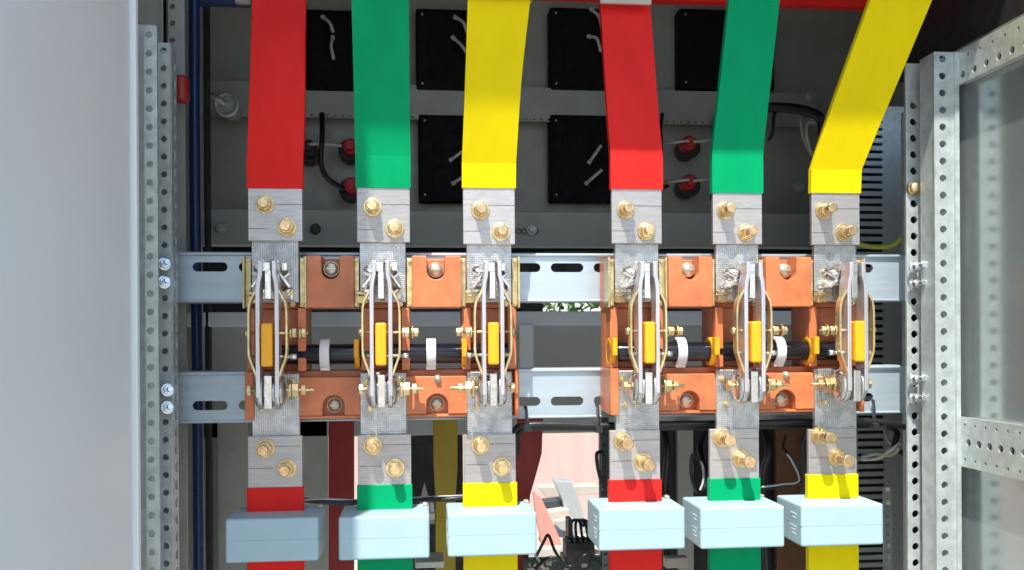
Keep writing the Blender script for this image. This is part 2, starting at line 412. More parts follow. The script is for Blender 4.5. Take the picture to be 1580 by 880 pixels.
m = MB(); m.box((xa + 0.0005, -0.0285, -0.9), (xa + 0.0025, -0.012, zat(1443, 80, -0.03))); obj('side_flange', m, galv_post, rpst)
m = MB(); m.box((xa + 0.003, -0.020, -0.9), (xb - 0.001, -0.018, zat(1443, 82, -0.03))); obj('inner_web', m, galv_post, rpst)
xm = W(1427, 440, -0.004).x
m = MB(); m.box((xm, -0.005, -0.9), (W(1452, 440, -0.012).x, -0.003 - 0.0, zat(1427, 99, -0.004))); obj('centre_web', m, galv_post, rpst)
m = MB()  # pale discs stand in for sun spots cast through the holes
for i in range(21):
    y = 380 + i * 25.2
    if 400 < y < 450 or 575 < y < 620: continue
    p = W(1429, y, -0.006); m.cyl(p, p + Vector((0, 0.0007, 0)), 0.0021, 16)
obj('sun_spot', m, mat('pale sun spot', (0.62, 0.66, 0.64), 0.3, 0.5, 0.05), rpst)['kind'] = 'stuff'
m = MB()
m.box((xb - 0.001, -0.032, -0.9), (xb + 0.0018, -0.030, zat(1471, 82, -0.03))); obj('outer_lip', m, galv_post, rpst)
m = MB(); p = W(1412, 290, -0.007); m.cyl(p + Vector((0, 0.002, 0)), p, 0.0048, 24); m.dome(p, (0, -1, 0), 0.0042, 0.003); obj('pan_screw', m, brass, rpst, 0.0003)

# ------------------------------------------------------------------ beams going towards the viewer
def depth_beam(xs, yt, yb, label, cols, y1=-0.32):
    a = W(xs, yt, -0.03); b_ = W(xs, yb, -0.03)
    t = thing('frame_beam', (a.x, -0.03, b_.z), label, 'frame beam')
    h = a.z - b_.z
    X = SX - 0.007
    m = MB(); L = abs(y1 + 0.03)
    for (fz, fh, r, off, stp) in cols:
        m.holed((X, -0.03, b_.z + fz * h), (0, 0, 1), (0, -1, 0), fh * h, L, [(fh * h / 2, off + i * stp, r, 0) for i in range(int((L - off) / stp))])
    obj('web', m, galv_post, t)
    m = MB(); m.box((X + 0.0009, -0.031, a.z - 0.0022), (SX - 0.0005, y1, a.z - 0.0005)); m.box((X + 0.0009, -0.031, b_.z + 0.0005), (SX - 0.0005, y1, b_.z + 0.0022)); obj('lip', m, galv_post, t)
    return t
depth_beam(1480, 80, 132, 'upper perforated beam running forward from the right upright under the dark roof', [(0, .5, .0024, .006, .0125), (.5, .5, .0012, .012, .0125)])
depth_beam(1480, 643, 719, 'lower perforated beam running forward from the right upright at rail height', [(0, .3, .0011, .006, .011), (.3, .4, .0025, .010, .011), (.7, .3, .0011, .006, .011)])

# ================================================================== LEFT POST
lpst = thing('frame_post', W(250, 880, -0.01), 'shaded galvanised upright with rows of round holes beside the pale door', 'frame post')
post_strip('front_flange', lpst, 224, 244, 232, 40, 54, 28.5, -0.045, 5.5, galv_post)
post_strip('rear_flange', lpst, 245, 264, 254, 66, 78, 27.3, -0.012, 5.0, galv_post)
post_strip('inner_flange', lpst, 262, 287, 268, -40, 10, 26, 0.05, 4.5, galv_dark)
a = W(224, 440, -0.045).x; c = W(245, 440, -0.012).x
m = MB(); m.box((a - 0.02, -0.034, -0.9), (W(242, 440, -0.034).x, -0.032, W(230, 42, -0.03).z)); obj('inner_web', m, galv_post, lpst)
m = MB(); m.box((c - 0.02, 0.002, -0.9), (W(262, 440, 0.002).x, 0.004, W(250, 67, -0.012).z)); obj('inner_web', m, galv_post, lpst)
m = MB(); x_ = W(264, 440, -0.012).x - .001; st_ = W(254, 0, -.012).z - W(254, 27.3, -.012).z; zt_ = W(250, 67, -0.012).z
m.holed((x_, -0.010, -0.4), (0, 1, 0), (0, 0, 1), 0.013, zt_ + 0.4, [(.0075, zt_ + .4 - .012 - i * st_, .0032, 0) for i in range(40)], .0012); obj('side_flange', m, galv_post, lpst)
m = MB(); m.box((x_ - .012, -.009, -.9), (x_ - .010, .02, zt_)); obj('backing', m, blackm, lpst)
m = MB(); p = W(279, 138, 0.03); m.cyl(p + Vector((0, 0, -0.009)), p + Vector((0, 0, 0.009)), 0.0058, 20)
tag(obj('cable_sleeve', m, dark_red, origin=p, bev=0.0025), 'short dark red sleeve between the left upright and the blue cable', 'sleeve')
m = MB(); m.tube([W(300, -100, 0.10), W(300, 150, 0.10), W(302, 400, 0.10), W(305, 640, 0.10), W(307, 930, 0.10)], 0.0040, 14)
tag(obj('blue_cable', m, bluem), 'thick blue cable running straight down inside the left upright', 'cable')
m = MB(); p = W(350, 162, 0.33); m.cyl(p, p + Vector((0, 0.03, 0)), 0.009, 20); m.cyl(p + Vector((-0.016, -0.004, 0.009)), p + Vector((0.0, -0.002, 0)), 0.0035, 12)
m.ring(p, (0, 1, 0), 0.009, 0.0125, 0.006)
tag(obj('cable_gland', m, galv_post, origin=p), 'round dull metal gland on the rear panel left of the red busbar', 'cable gland')

# ================================================================== DOOR (left, swung open towards the viewer)
hx = W(211, 440, -0.07).x
m = MB(); m.box((hx - .012, -.058, -.95), (hx - .010, .02, .4495)); m.box((hx - .15, .021, -.95), (hx - .010, .023, .4495)); m.box((hx - .153, .021, -.95), (hx - .151, .44, .4495)); obj('side_panel', m, galv_dark, cab)
m = MB(); m.box((hx - 0.018, -0.395, -0.95), (hx - 0.002, -0.072, 1.3)); door = obj('door', m, doorm, cab, 0.0025, seg=3, origin=(hx, -0.07, -0.95))
m = MB(); m.box((hx - 0.004, -0.071, -0.95), (hx + 0.0006, -0.066, 1.3)); obj('edge_fold', m, doorm, door, 0.001)
x2 = W(216, 440, -0.06).x; x3 = W(224, 440, -0.05).x
m = MB(); m.box((x2 - 0.004, -0.0640, -0.95), (x3 - 0.0015, -0.060, 0.44)); obj('gasket', m, gasket, door, 0.001)

# ================================================================== RAILS
def rail(yt, yb, yslot, label):
    Y = 0.020
    tl = W(263, yt, Y); bl = W(263, yb, Y); xr = W(1399.5, yt, Y).x
    # the rail is level: take its height from the left end
    t = thing('mounting_rail', (tl.x, Y, bl.z), label, 'mounting rail', 'slotted rails the switches are bolted to')
    h = tl.z - bl.z; zs = W(324, yslot, Y); L = xr - tl.x
    holes = []; pitch = 0.0300; x = zs.x - tl.x
    while x < L - 0.008: holes.append((zs.z - bl.z, x, 0.0030, 0)); x += pitch
    m = MB()
    # slots lie along x: use the v axis across and u along x, one cell per slot
    cell = pitch; x0 = 0.0
    for i, hh in enumerate(holes):
        cx = hh[1]; xa = max(0, cx - pitch / 2); xb = min(L, cx + pitch / 2)
        if i == 0 and xa > 0: m.add([(tl.x, Y, bl.z), (tl.x + xa, Y, bl.z), (tl.x + xa, Y, tl.z), (tl.x, Y, tl.z)], [(0, 1, 2, 3)])
        if i == len(holes) - 1 and xb < L: m.add([(tl.x + xb, Y, bl.z), (tl.x + L, Y, bl.z), (tl.x + L, Y, tl.z), (tl.x + xb, Y, tl.z)], [(0, 1, 2, 3)])
        m.holed((tl.x + xa, Y, bl.z), (1, 0, 0), (0, 0, 1), xb - xa, h, [(cx - xa, hh[0], 0.0031, 0.0083)], 0.0018)
    obj('web', m, railm, t)
    m = MB(); m.box((tl.x, Y - 0.0022, tl.z - 0.0012), (xr, Y + 0.022, tl.z + 0.0014)); obj('top_flange', m, railm, t, 0.0012, seg=3)
    m = MB(); m.box((tl.x, Y - 0.0009, bl.z - 0.0012), (xr, Y + 0.022, bl.z + 0.0004)); obj('bottom_flange', m, railm, t, 0.0005)
    return t
r1 = rail(392, 464, 412, 'upper slotted zinc rail crossing behind the tops of both switches')
r2 = rail(577, 651, 626, 'lower slotted zinc rail crossing behind the feet of both switches')
def hexbolt(name, p, par, mt, r=0.0033, h=0.005, tilt=0.4):
    d = Vector((tilt, -1, 0.12)).normalized(); m = MB()
    m.cyl(p, p + d * 0.0012, r * 1.25, 20); m.cyl(p + d * 0.0012, p + d * 0.005, r, 6, smooth=False, rot=0.3); m.cyl(p + d * 0.005, p + d * (0.005 + h), r * 0.55, 14)
    return obj(name, m, mt, par, 0.0003)
for par, pts in ((r1, [(253, 408, -.016, .5), (253, 436, -.016, .5), (1409, 413, -.008, .25), (1409, 440, -.008, .25)]),
                 (r2, [(258, 602, -.016, .5), (258, 629, -.016, .5), (1409, 586, -.008, .25), (1409, 615, -.008, .25)])):
    for x, y, Y, tl_ in pts: hexbolt('hex_bolt', W(x, y, Y), par, boltm, tilt=tl_)

# ================================================================== KNIFE SWITCH
YP = -0.013                      # contact strip face
YF = -0.045                      # front of the blades
XC = [W(425, 480, YP).x] + [W(c, 480, YP).x for c in (591, 755, 983, 1138, 1289)]
cx1 = XC[0]
def zP(py): return W(425, py, YP).z
def zF(py): return W(413, py, YF).z
MM = 0.001
def arc(cx, cz, r, a0, a1, n=12): return [(cx + r * math.cos(R(a0 + (a1 - a0) * i / n)), cz + r * math.sin(R(a0 + (a1 - a0) * i / n))) for i in range(n + 1)]

cache = {}
def part(key, name, builder, mt, root, dx, bev=0.0, label=None):
    """mesh shared between poles; geometry built round pole origin (cx1, 0, 0)"""
    if key not in cache: 
        mb = MB(); builder(mb); cache[key] = mb.mesh(name, mt, (cx1, 0, 0))
    o = bpy.data.objects.new(name, cache[key]); C.objects.link(o); o.parent = root
    par = wloc[root.name]
    o.location = Vector((dx, 0, 0)) - par; wloc[o.name] = Vector((dx, 0, 0))
    if bev:
        k = o.modifiers.new('bevel', 'BEVEL'); k.width = bev; k.segments = 2; k.limit_method = 'ANGLE'; k.angle_limit = R(40)
    if label: o['label'] = label
    return o
def sub(key, name, builder, mt, parent, bev=0.0):
    if key not in cache:
        mb = MB(); builder(mb); cache[key] = mb.mesh(name, mt, (cx1, 0, 0))
    o = bpy.data.objects.new(name, cache[key]); C.objects.link(o); o.parent = parent; wloc[o.name] = wloc[parent.name]
    if bev:
        k = o.modifiers.new('bevel', 'BEVEL'); k.width = bev; k.segments = 2; k.limit_method = 'ANGLE'; k.angle_limit = R(40)
    return o

def b_upper(m):
    m.box((cx1 - .0146, YP, zP(467)), (cx1 + .0146, YP + .004, zP(369)))
def b_lower(m): m.box((cx1 - .0148, YP, zP(676)), (cx1 + .0146, YP + .004, zP(577)))
def b_tab(m):
    m.box((cx1 - .0019, YF + .004, zF(461)), (cx1 + .0019, YP - .0002, zF(406)))
    m.box((cx1 - .0030, YF + .003, zF(418)), (cx1 + .0016, YF + .012, zF(404)))
def b_jaw(s):
    def f(m):
        x = cx1 + s * .0085
        m.strap([(x + s * .003, zP(446)), (x, zP(436)), (x - s * .0035, zP(424)), (x - s * .0042, zP(406))], YP - .018, YP - .0005, .0014)
        m.box((x - .003, YP - .006, zP(463)), (x + .003, YP - .0004, zP(447)))
    return f
def b_jawstrap(m):
    # folded strap over the jaw, leaning: two plates seen from the left
    z3 = zP(440)
    for (pa, pb, qa, qb, xa, xb, ya, yb) in ((414, 424, 405, 416, -.0115, .0030, -.010, -.0240), (427, 430.5, 421, 424.5, -.0100, .0010, -.012, -.0235), (417, 419, 409, 411, -.0118, .0030, -.0115, -.0255)):
        vs = [(cx1 + xa, YP + ya, zP(pa)), (cx1 + xb, YP + yb, zP(qa)), (cx1 + xb, YP + yb + .002, zP(qb)), (cx1 + xa, YP + ya + .002, zP(pb))]
        vs2 = [(x, y + .0011, z) for x, y, z in vs]
        m.add(vs + vs2, [(0, 1, 2, 3), (7, 6, 5, 4), (0, 4, 5, 1), (1, 5, 6, 2), (2, 6, 7, 3), (3, 7, 4, 0)])
    m.cyl((cx1 - .009, YP - .012, z3), (cx1 - .004, YP - .014, z3 + .001), .0022, 12)
    m.box((cx1 + .0062, YP - .014, zP(420)), (cx1 + .0092, YP - .004, zP(409)))
def tilt_box(m, c, sx, sy, sz, ay, ax=0.0):
    M = Matrix.Rotation(ay, 3, 'Y') @ Matrix.Rotation(ax, 3, 'X')
    vs = [Vector(c) + M @ Vector((x * sx, y * sy, z * sz)) for x in (-.5, .5) for y in (-.5, .5) for z in (-.5, .5)]
    m.add(vs, [(0, 1, 3, 2), (4, 6, 7, 5), (0, 4, 5, 1), (2, 3, 7, 6), (0, 2, 6, 4), (1, 5, 7, 3)])
def b_clip(m):
    for dx, py, dy, sx, sz, a in ((-.0085, 424, -.010, .0062, .0016, .5), (-.0070, 433, -.014, .0050, .0014, -.6), (.0078, 426, -.008, .0052, .0015, -.7), (-.0060, 414, -.018, .0040, .0030, .2), (.0060, 447, -.010, .0044, .0014, .9), (-.0105, 440, -.006, .0035, .0035, .3)):
        tilt_box(m, (cx1 + dx, YP + dy, zP(py)), sx, .010, sz, a, .25)
def b_clip_gold(m):
    for dx, py, dy, sx, sz, a in ((-.0112, 453, -.006, .0095, .0014, .12), (-.0125, 462, -.004, .0060, .0045, 0), (.0100, 452, -.006, .0050, .0013, -.9)):
        tilt_box(m, (cx1 + dx, YP + dy, zP(py)), sx, .007, sz, a, .2)
def b_blade(s):
    def f(m):
        pts = [(4.0, 402), (4.2, 424), (5.1, 434), (5.6, 447), (5.6, 560), (5.5, 614)]
        m.strap([(cx1 + s * a * MM, zF(p)) for a, p in pts], YF, YF + .0125, .0026)
        c = zF(606); m.cyl((cx1 + s * .0036, YF + .0125, c), (cx1 + s * .0066, YF + .0125, c), .0112, 28)
    return f
def b_spring(s):
    def f(m):
        pts = [(6.4, 447), (8.6, 457), (10.3, 466), (10.9, 474), (11.2, 486), (11.2, 540), (10.9, 550), (9.9, 558), (6.6, 582)]
        m.strap([(cx1 + s * a * MM, zF(p)) for a, p in pts], YF + .001, YF + .0075, .0013)
    return f
def b_yoke(m):
    m.box((cx1 - .0033, YF - .003, zF(566)), (cx1 + .0033, YF + .024, zF(499)))
def b_rods(q):
    def f(m):
        z = zF(514); y = YF + .005
        m.cyl((cx1 - q * .0128, y, z), (cx1 + q * .0235, y, z), .00085, 10)
        m.dome((cx1 - q * .0122, y, z), (-q, 0, 0), .0026, .0022)
    return f
def b_rods2(q):
    def f(m):
        z = zF(551); y = YF + .007
        m.cyl((cx1 - q * .0105, y, z), (cx1 + q * .0165, y, z), .0011, 10); m.cyl((cx1 + q * .0125, y, z), (cx1 + q * .0165, y, z), .0017, 12)
    return f
def b_nuts(q):
    def f(m):
        z = zF(514); y = YF + .005
        m.cyl((cx1 + q * .0128, y, z), (cx1 + q * .0140, y, z), .0036, 18)
        m.cyl((cx1 + q * .0142, y, z), (cx1 + q * .0168, y, z), .0031, 6, smooth=False)
        m.cyl((cx1 + q * .0185, y, z), (cx1 + q * .0196, y, z), .0040, 18)
        m.cyl((cx1 + q * .0198, y, z), (cx1 + q * .0224, y, z), .0029, 6, smooth=False)
    return f
def b_hub(m):
    c = zF(606); y = YF + .0125
    m.box((cx1 - .0024, YF + .001, zF(632)), (cx1 + .0024, YP - .0003, zF(580)))
    m.cyl((cx1 - .0034, y, c), (cx1 + .0034, y, c), .0085, 24)
def b_cup(s):
    def f(m):
        c = zF(607); y = YF + .0125
        m.dome((cx1 + s * .0068, y, c), (s, 0, 0), .0098, .0030, 26)
    return f
def b_pivot(q):
    def f(m):
        c = zF(604); y = YF + .0125
        m.cyl((cx1 - q * .0135, y, c), (cx1 + q * .0262, y, c), .0011, 10)
        m.cyl((cx1 + q * .0115, y, c), (cx1 + q * .0128, y, c), .0062, 22)
        m.cyl((cx1 + q * .0130, y, c), (cx1 + q * .0170, y, c), .0046, 6, smooth=False)
        m.cyl((cx1 + q * .0185, y, c), (cx1 + q * .0212, y, c), .0034, 6, smooth=False)
        m.cyl((cx1 - q * .0116, y, c), (cx1 - q * .0140, y, c), .0036, 6, smooth=False)
    return f
def b_brk(s):
    def f(m):
        if s < 0:
            m.box((cx1 - .0198, YP - .003, zP(476)), (cx1 - .0186, YP + .010, zP(396))); m.box((cx1 - .0186, YP + .001, zP(474)), (cx1 - .0152, YP + .0022, zP(398)))
        else:
            m.box((cx1 + .0186, YP - .003, zP(476)), (cx1 + .0198, YP + .010, zP(396))); m.box((cx1 + .0152, YP + .001, zP(474)), (cx1 + .0186, YP + .0022, zP(398)))
        for zz in (402, 470): m.cyl((cx1 + s * .0169, YP - .0006, zP(zz)), (cx1 + s * .0169, YP + .0012, zP(zz)), .0012, 10)
    return f
def b_screws(m):
    for dx, py, r in ((.0058, 414, .0028), (.0075, 438, .0024), (-.0075, 418, .0020), (.0110, 470, .0019), (-.0105, 458, .0018)):
        p = Vector((cx1 + dx, YP, zP(py))); m.cyl(p, p + Vector((0, -.0018, 0)), r, 6, smooth=False); m.cyl(p + Vector((0, -.0018, 0)), p + Vector((0, -.0042, 0)), r * .55, 10)
def b_lowscrews(m):
    for dx, py, r in ((.0095, 590, .0026), (-.0105, 592, .0024), (-.0085, 632, .0019)):
        p = Vector((cx1 + dx, YP, zP(py))); m.cyl(p, p + Vector((0, -.0018, 0)), r, 6, smooth=False); m.cyl(p + Vector((0, -.0018, 0)), p + Vector((0, -.0042, 0)), r * .55, 10)
SHY, SHZ = -0.006, W(500, 547, -0.012).z
def b_collar(s):
    def f(m):
        m.ring((cx1 + s * .0165, SHY, SHZ), (1, 0, 0), .0065, .0096, .0032)
        m.box((cx1 + s * .0165 - .0016, SHY - .015, SHZ - .002), (cx1 + s * .0165 + .0016, SHY - .008, SHZ + .0095))
    return f

def base_mesh(m):
    def PX(x): return W(x, 480, -0.018).x
    def PZ(y): return W(500, y, -0.018).z
    zt, zb = PZ(394), PZ(475)
    xl, xr = PX(376), PX(800)
    # back plate of the top and bottom beams and the three pillars, butted
    m.box((xl, -.002, PZ(474.6)), (xr, .0185, PZ(396)))
    m.box((xl, -.001, PZ(647)), (xr, .0185, PZ(573)))
    for a, b_ in ((378, 470), (556, 632), (714, 798)):
        m.box((PX(a), .003, PZ(572.9)), (PX(b_), .0185, PZ(474.8)))
        m.box((PX(a), -.012, PZ(572.9)), (PX(a + 13), .0028, PZ(474.8)))
        m.box((PX(b_ - 13), -.012, PZ(572.9)), (PX(b_), .0028, PZ(474.8)))
    # raised blocks between poles with a U notch for the fixing bolt
    for a, b_, c in ((473, 547, 510), (636, 712, 673)):
        r = PX(c + 14) - PX(c)
        pts = [(PX(a), zt), (PX(a), zb), (PX(b_), zb), (PX(b_), zt), (PX(c) + r, zt)] + arc(PX(c), PZ(417), r, 0, -180) + [(PX(c) - r, zt)]
        m.prism(pts, -.018, -.0022)
    # outer side cheeks
    for a, b_ in ((376, 390), (794, 801)): m.box((PX(a), -.0165, PZ(648)), (PX(b_), -.0015, PZ(573.1)))
    # bottom beam with arches
    zt2, zb2 = PZ(583), PZ(643)
    pts = [(PX(392), zt2), (PX(392), zb2)]
    for c in (512, 674):
        r = PX(c + 17) - PX(c)
        pts += [(PX(c) - r, zb2)] + arc(PX(c), PZ(628), r, 180, 0) + [(PX(c) + r, zb2)]
    pts += [(PX(793), zb2), (PX(793), zt2)]
    m.prism(pts, -.0112, -.0012)
    m.box((PX(390.5), -.0102, PZ(648)), (PX(793.5), -.0012, PZ(643.4)))
    return PX, PZ

def make_switch(dx_list, label, mir, colL, colR):
    root = thing('knife_switch', (dx_list[0], .0185, zP(648)), label, 'switch', 'knife switches bolted across the rails')
    off = Vector((dx_list[0] - cx1, 0, 0))
    m = MB(); PX, PZ = base_mesh(m)
    m.v = [v + off for v in m.v]
    base = obj('base', m, orange, root, 0.0006)
    for px, py, r, Y in ((510, 414, .0049, -.0115), (673, 415, .0049, -.0115), (512, 628, .0048, -.003), (674, 628, .0048, -.003), (675, 587, .0026, -.0115)):
        m = MB(); p = Vector((PX(px), Y, PZ(py))) + off
        m.cyl(p + Vector((0, .002 if Y > -.01 or r < .003 else .009, 0)), p, r, 20); m.dome(p, (0, -1, 0), r * .92, .0022)
        m.box(p + Vector((-r * .6, -.0028, -.0004)), p + Vector((r * .6, -.0016, .0004)))
        obj('screw', m, orange_screw, base)
    m = MB(); x0, x1 = PX(392), PX(789); m.cyl(Vector((x0, SHY, SHZ)) + off, Vector((x1, SHY, SHZ)) + off, .0064, 28); obj('shaft', m, shaftm, root, .0004)
    for c in (500, 665):
        m = MB(); p = Vector((W(c, 480, -.014).x, SHY, SHZ)) + off
        m.ring(p, (1, 0, 0), .0075, .0098, .0062); m.box(p + Vector((-.0031, -.004, -.0105)), p + Vector((.0031, .004, -.0088)))
        obj('shaft_clamp', m, white_p, root, .0004)
    for i, X in enumerate(dx_list):
        u = part('upper', 'upper_contact', b_upper, tin_film, root, X, .0004)
        sub('scr', 'screw', b_screws, brass, u, .0002)
        lo = part('lower', 'lower_contact', b_lower, tin_film, root, X, .0004)
        sub('scr2', 'screw', b_lowscrews, brass, lo, .0002)
        part('tab', 'jaw_tab', b_tab, silver, root, X, .0004)
        part('strap', 'jaw_strap', b_jawstrap, silver, root, X, .0003)
        part('clip', 'jaw_clip', b_clip, silver, root, X, .0003)
        part('clipg', 'jaw_clip', b_clip_gold, brass, root, X, .0003)
        for s in (-1, 1):
            part(f'jaw{s}', 'jaw_side', b_jaw(s), silver, root, X, .0002)
            part(f'blade{s}', 'blade', b_blade(s), blade_m, root, X, .0004)
            part(f'spring{s}', 'leaf_spring', b_spring(s), brass_strap, root, X, .0002)
            part(f'brk{s}', 'bracket', b_brk(s), brass_strap, root, X, .0002)
            part(f'cup{s}', 'cup_washer', b_cup(s), silver, root, X)
        part('yoke', 'yoke', b_yoke, yell_p, root, X, .0012)
        q = -1 if mir[i] else 1
        part(f'rod{q}', 'tie_rod', b_rods(q), brass, root, X)
        nt = part(f'rodb{q}', 'tie_rod', b_rods2(q), boltm, root, X)
        part(f'nut{q}', 'nut', b_nuts(q), brass, root, X, .0002)
        part('hub', 'hinge_block', b_hub, silver, root, X, .0006)
        part(f'piv{q}', 'pivot_bolt', b_pivot(q), brass, root, X, .0002)
        if colL[i]: part('colL', 'shaft_collar', b_collar(-1), yell_p, root, X, .0004)
        if colR[i]: part('colR', 'shaft_collar', b_collar(1), yell_p, root, X, .0004)
    return root
make_switch(XC[:3], 'left three-pole knife switch on an orange moulded base, partly in the shade of the door', (0, 0, 1), (0, 1, 1), (0, 0, 0))
make_switch(XC[3:], 'right three-pole knife switch on an orange moulded base in full sun', (0, 0, 1), (1, 1, 1), (0, 0, 0))

# ================================================================== BUSBARS
YB1 = -0.0165
def bolt(par, p, L):
    r = .0058
    m = MB(); m.cyl(p, p + Vector((0, -L, 0)), r * .56, 18); b0 = obj('bolt', m, copper_bolt, par, .0004, origin=p)
    m = MB(); m.cyl(p, p + Vector((0, -.0011, 0)), r * 1.02, 26); m.cyl(p + Vector((0, -.0011, 0)), p + Vector((0, -.0021, 0)), r * .80, 22); obj('washer', m, brass, b0, .0002)
    m = MB(); m.cyl(p + Vector((0, -.0022, 0)), p + Vector((0, -.0064, 0)), r * .82, 6, smooth=False, rot=random.random()); obj('nut', m, copper_bolt, b0, .0005)
    if L > .015:
        m = MB(); q = p + Vector((0, -L + .0035, 0)); m.cyl(q, q + Vector((0, -.005, 0)), r * .68, 18); obj('cap_nut', m, copper_bolt, b0, .0006)
UP = [ # colour, sleeve sections (left px, right px, py, depth), bare end bottom, bolts
 ('red', [(382, 467, 291, 0), (381, 469, 250, 0), (383, 470, 180, .001), (387, 471, 60, .010), (389, 472, -60, .016)], 372, [(409, 316), (443, 351)], .010),
 ('green', [(550, 633, 290, 0), (548, 632, 240, -.002), (546, 632, 150, -.010), (542, 631, 0, -.020), (540, 631, -60, -.024)], 374, [(575, 320), (609, 353)], .011),
 ('yellow', [(715, 794, 290, 0), (714, 795, 252, -.002), (718, 805, 120, -.020), (722, 818, 0, -.040), (724, 823, -60, -.048)], 377, [(741, 325), (773, 358)], .012),
 ('red', [(944, 1021, 292, 0), (943, 1021, 245, 0), (937, 1016, 170, .004), (926, 1003, 0, .014), (922, 999, -60, .018)], 376, [(965, 324), (997, 357)], .012),
 ('green', [(1100, 1176, 298, 0), (1100, 1178, 240, 0), (1110, 1188, 140, .0), (1125, 1203, 0, .0), (1131, 1209, -60, .0)], 377, [(1119, 325), (1152, 359)], .013),
 ('yellow', [(1252, 1327, 298, 0), (1252, 1329, 262, -.001), (1279, 1363, 180, -.012), (1344, 1438, 0, -.034), (1366, 1463, -60, -.040)], 378, [(1271, 325), (1302, 359)], .014)]
ULAB = ['shaded red sleeved busbar dropping to the leftmost pole', 'green sleeved busbar dropping to the middle pole of the left switch', 'yellow sleeved busbar flaring upward above the right pole of the left switch',
        'sunlit red sleeved busbar dropping to the first pole of the right switch', 'green sleeved busbar leaning right above the middle pole of the right switch', 'yellow sleeved busbar slanting steeply to the upper right corner']
for i, (c, secs, yb, bl, L) in enumerate(UP):
    x0, x1, y0, _ = secs[0]
    xm = (x0 + x1) / 2
    t = thing('busbar', W(xm, yb, YB1), ULAB[i], 'busbar', 'sleeved busbars coming down to the switches')
    h0 = abs(W(x1, 300, YB1).x - W(x0, 300, YB1).x) / 2; XX = (W(x0, 330, YB1).x + W(x1, 330, YB1).x) / 2
    hw = .0168
    zt = W(xm, y0 - 6, YB1).z; zb = W(xm, yb, YB1).z
    m = MB(); m.box((XX - hw, YB1, zb), (XX + hw, YB1 + .0034, zt)); obj('bare_end', m, tin, t, .0004)
    # clear shield sheet edges scribed on the face
    m = MB()
    for (xa, za, xb2, zb2) in ((-.7, .35, .98, .36), (-.98, .78, -.3, .785)):
        m.box((XX + xa * hw, YB1 - .00012, zt + (zb - zt) * za), (XX + xb2 * hw, YB1 + .0001, zt + (zb - zt) * za - .00028))
    obj('scribed_line', m, slate, t)
    sc = []
    for k, (a, b_, y, dY) in enumerate(secs):
        Y = YB1 - .0009 + dY; pa, pb = W(a, y, Y), W(b_, y, Y)
        zz = (pa.z + pb.z) / 2
        if k < 2: w_ = XX - hw - .0006, XX + hw + .0006
        else: w_ = pa.x, pb.x
        sc.append((Vector((w_[0], Y, zz)), Vector((w_[1], Y, zz))))
    d0 = sc[-1][0] - sc[-2][0]; d1 = sc[-1][1] - sc[-2][1]; f_ = (.44 - sc[-1][0].z) / d0.z; fl = Vector((.35, .35, 1))
    sc.append(tuple(p + Vector((d.x * f_ * .5, d.y * f_ * .35, d.z * f_)) for p, d in zip(sc[-1], (d0, d0))))
    # soften the bends
    m = MB(); pts = []
    for k in range(len(sc) - 1):
        for q in range(8):
            tq = q / 8
            def cr(j):
                p0 = sc[max(k - 1, 0)][j]; p1 = sc[k][j]; p2 = sc[k + 1][j]; p3 = sc[min(k + 2, len(sc) - 1)][j]
                if c == 'yellow' and k == 1: p0 = p1 - (p2 - p1)
                if k == 0: return p1.lerp(p2, tq)
                return 0.5 * ((2 * p1) + (p2 - p0) * tq + (2 * p0 - 5 * p1 + 4 * p2 - p3) * tq ** 2 + (3 * p1 - p0 - 3 * p2 + p3) * tq ** 3)
            pts.append((cr(0), cr(1)))
    pts.append(sc[-1])
    m.ribbon(pts, .0052)
    obj('sleeve', m, SLV[c], t, .0006)
    for (bx, by) in bl: bolt(t, W(bx, by, YB1), L)
LOW = [('red', 382, 467, 673, 752, [(410, 692), (443, 723)], .013), ('green', 553, 634, 671, 748, [(575, 688), (610, 722)], .012), ('yellow', 716, 796, 670, 745, [(741, 687), (774, 720)], .013),
       ('red', 941, 1019, 664, 740, [(960, 681), (992, 713)], .016), ('green', 1095, 1172, 662, 738, [(1113, 676), (1143, 708)], .017), ('yellow', 1247, 1323, 662, 732, [(1264, 672), (1291, 706)], .017)]
LLAB = ['shaded red sleeved busbar below the leftmost pole', 'green sleeved busbar below the middle pole of the left switch', 'yellow sleeved busbar below the right pole of the left switch',
        'sunlit red sleeved busbar below the first pole of the right switch', 'green sleeved busbar below the middle pole of the right switch', 'yellow sleeved busbar below the rightmost pole']
for i, (c, x0, x1, yt, yc, bl, L) in enumerate(LOW):
    xm = (x0 + x1) / 2; XX = W(xm, 710, YB1).x; hw = .0168
    t = thing('busbar', W(xm, 900, YB1), LLAB[i], 'busbar', 'sleeved busbars leaving below the switches')
    zt = W(xm, yt, YB1).z; zc = W(xm, yc, YB1).z
    m = MB(); m.box((XX - hw, YB1, zc - .002), (XX + hw, YB1 + .0034, zt)); obj('bare_end', m, tin, t, .0004)
    m = MB()
    for (xa, za, xb2) in ((-.2, .2, .95), (-.95, .62, -.1)):
        m.box((XX + xa * hw, YB1 - .00012, zt + (zc - zt) * za), (XX + xb2 * hw, YB1 + .0001, zt + (zc - zt) * za - .00028))
    obj('scribed_line', m, slate, t)
    m = MB(); m.box((XX - hw - .0007, YB1 - .0010, zc - .14), (XX + hw + .0007, YB1 + .0046, zc)); obj('sleeve', m, SLV[c], t, .0006)
    for (bx, by) in bl: bolt(t, W(bx, by, YB1), L)

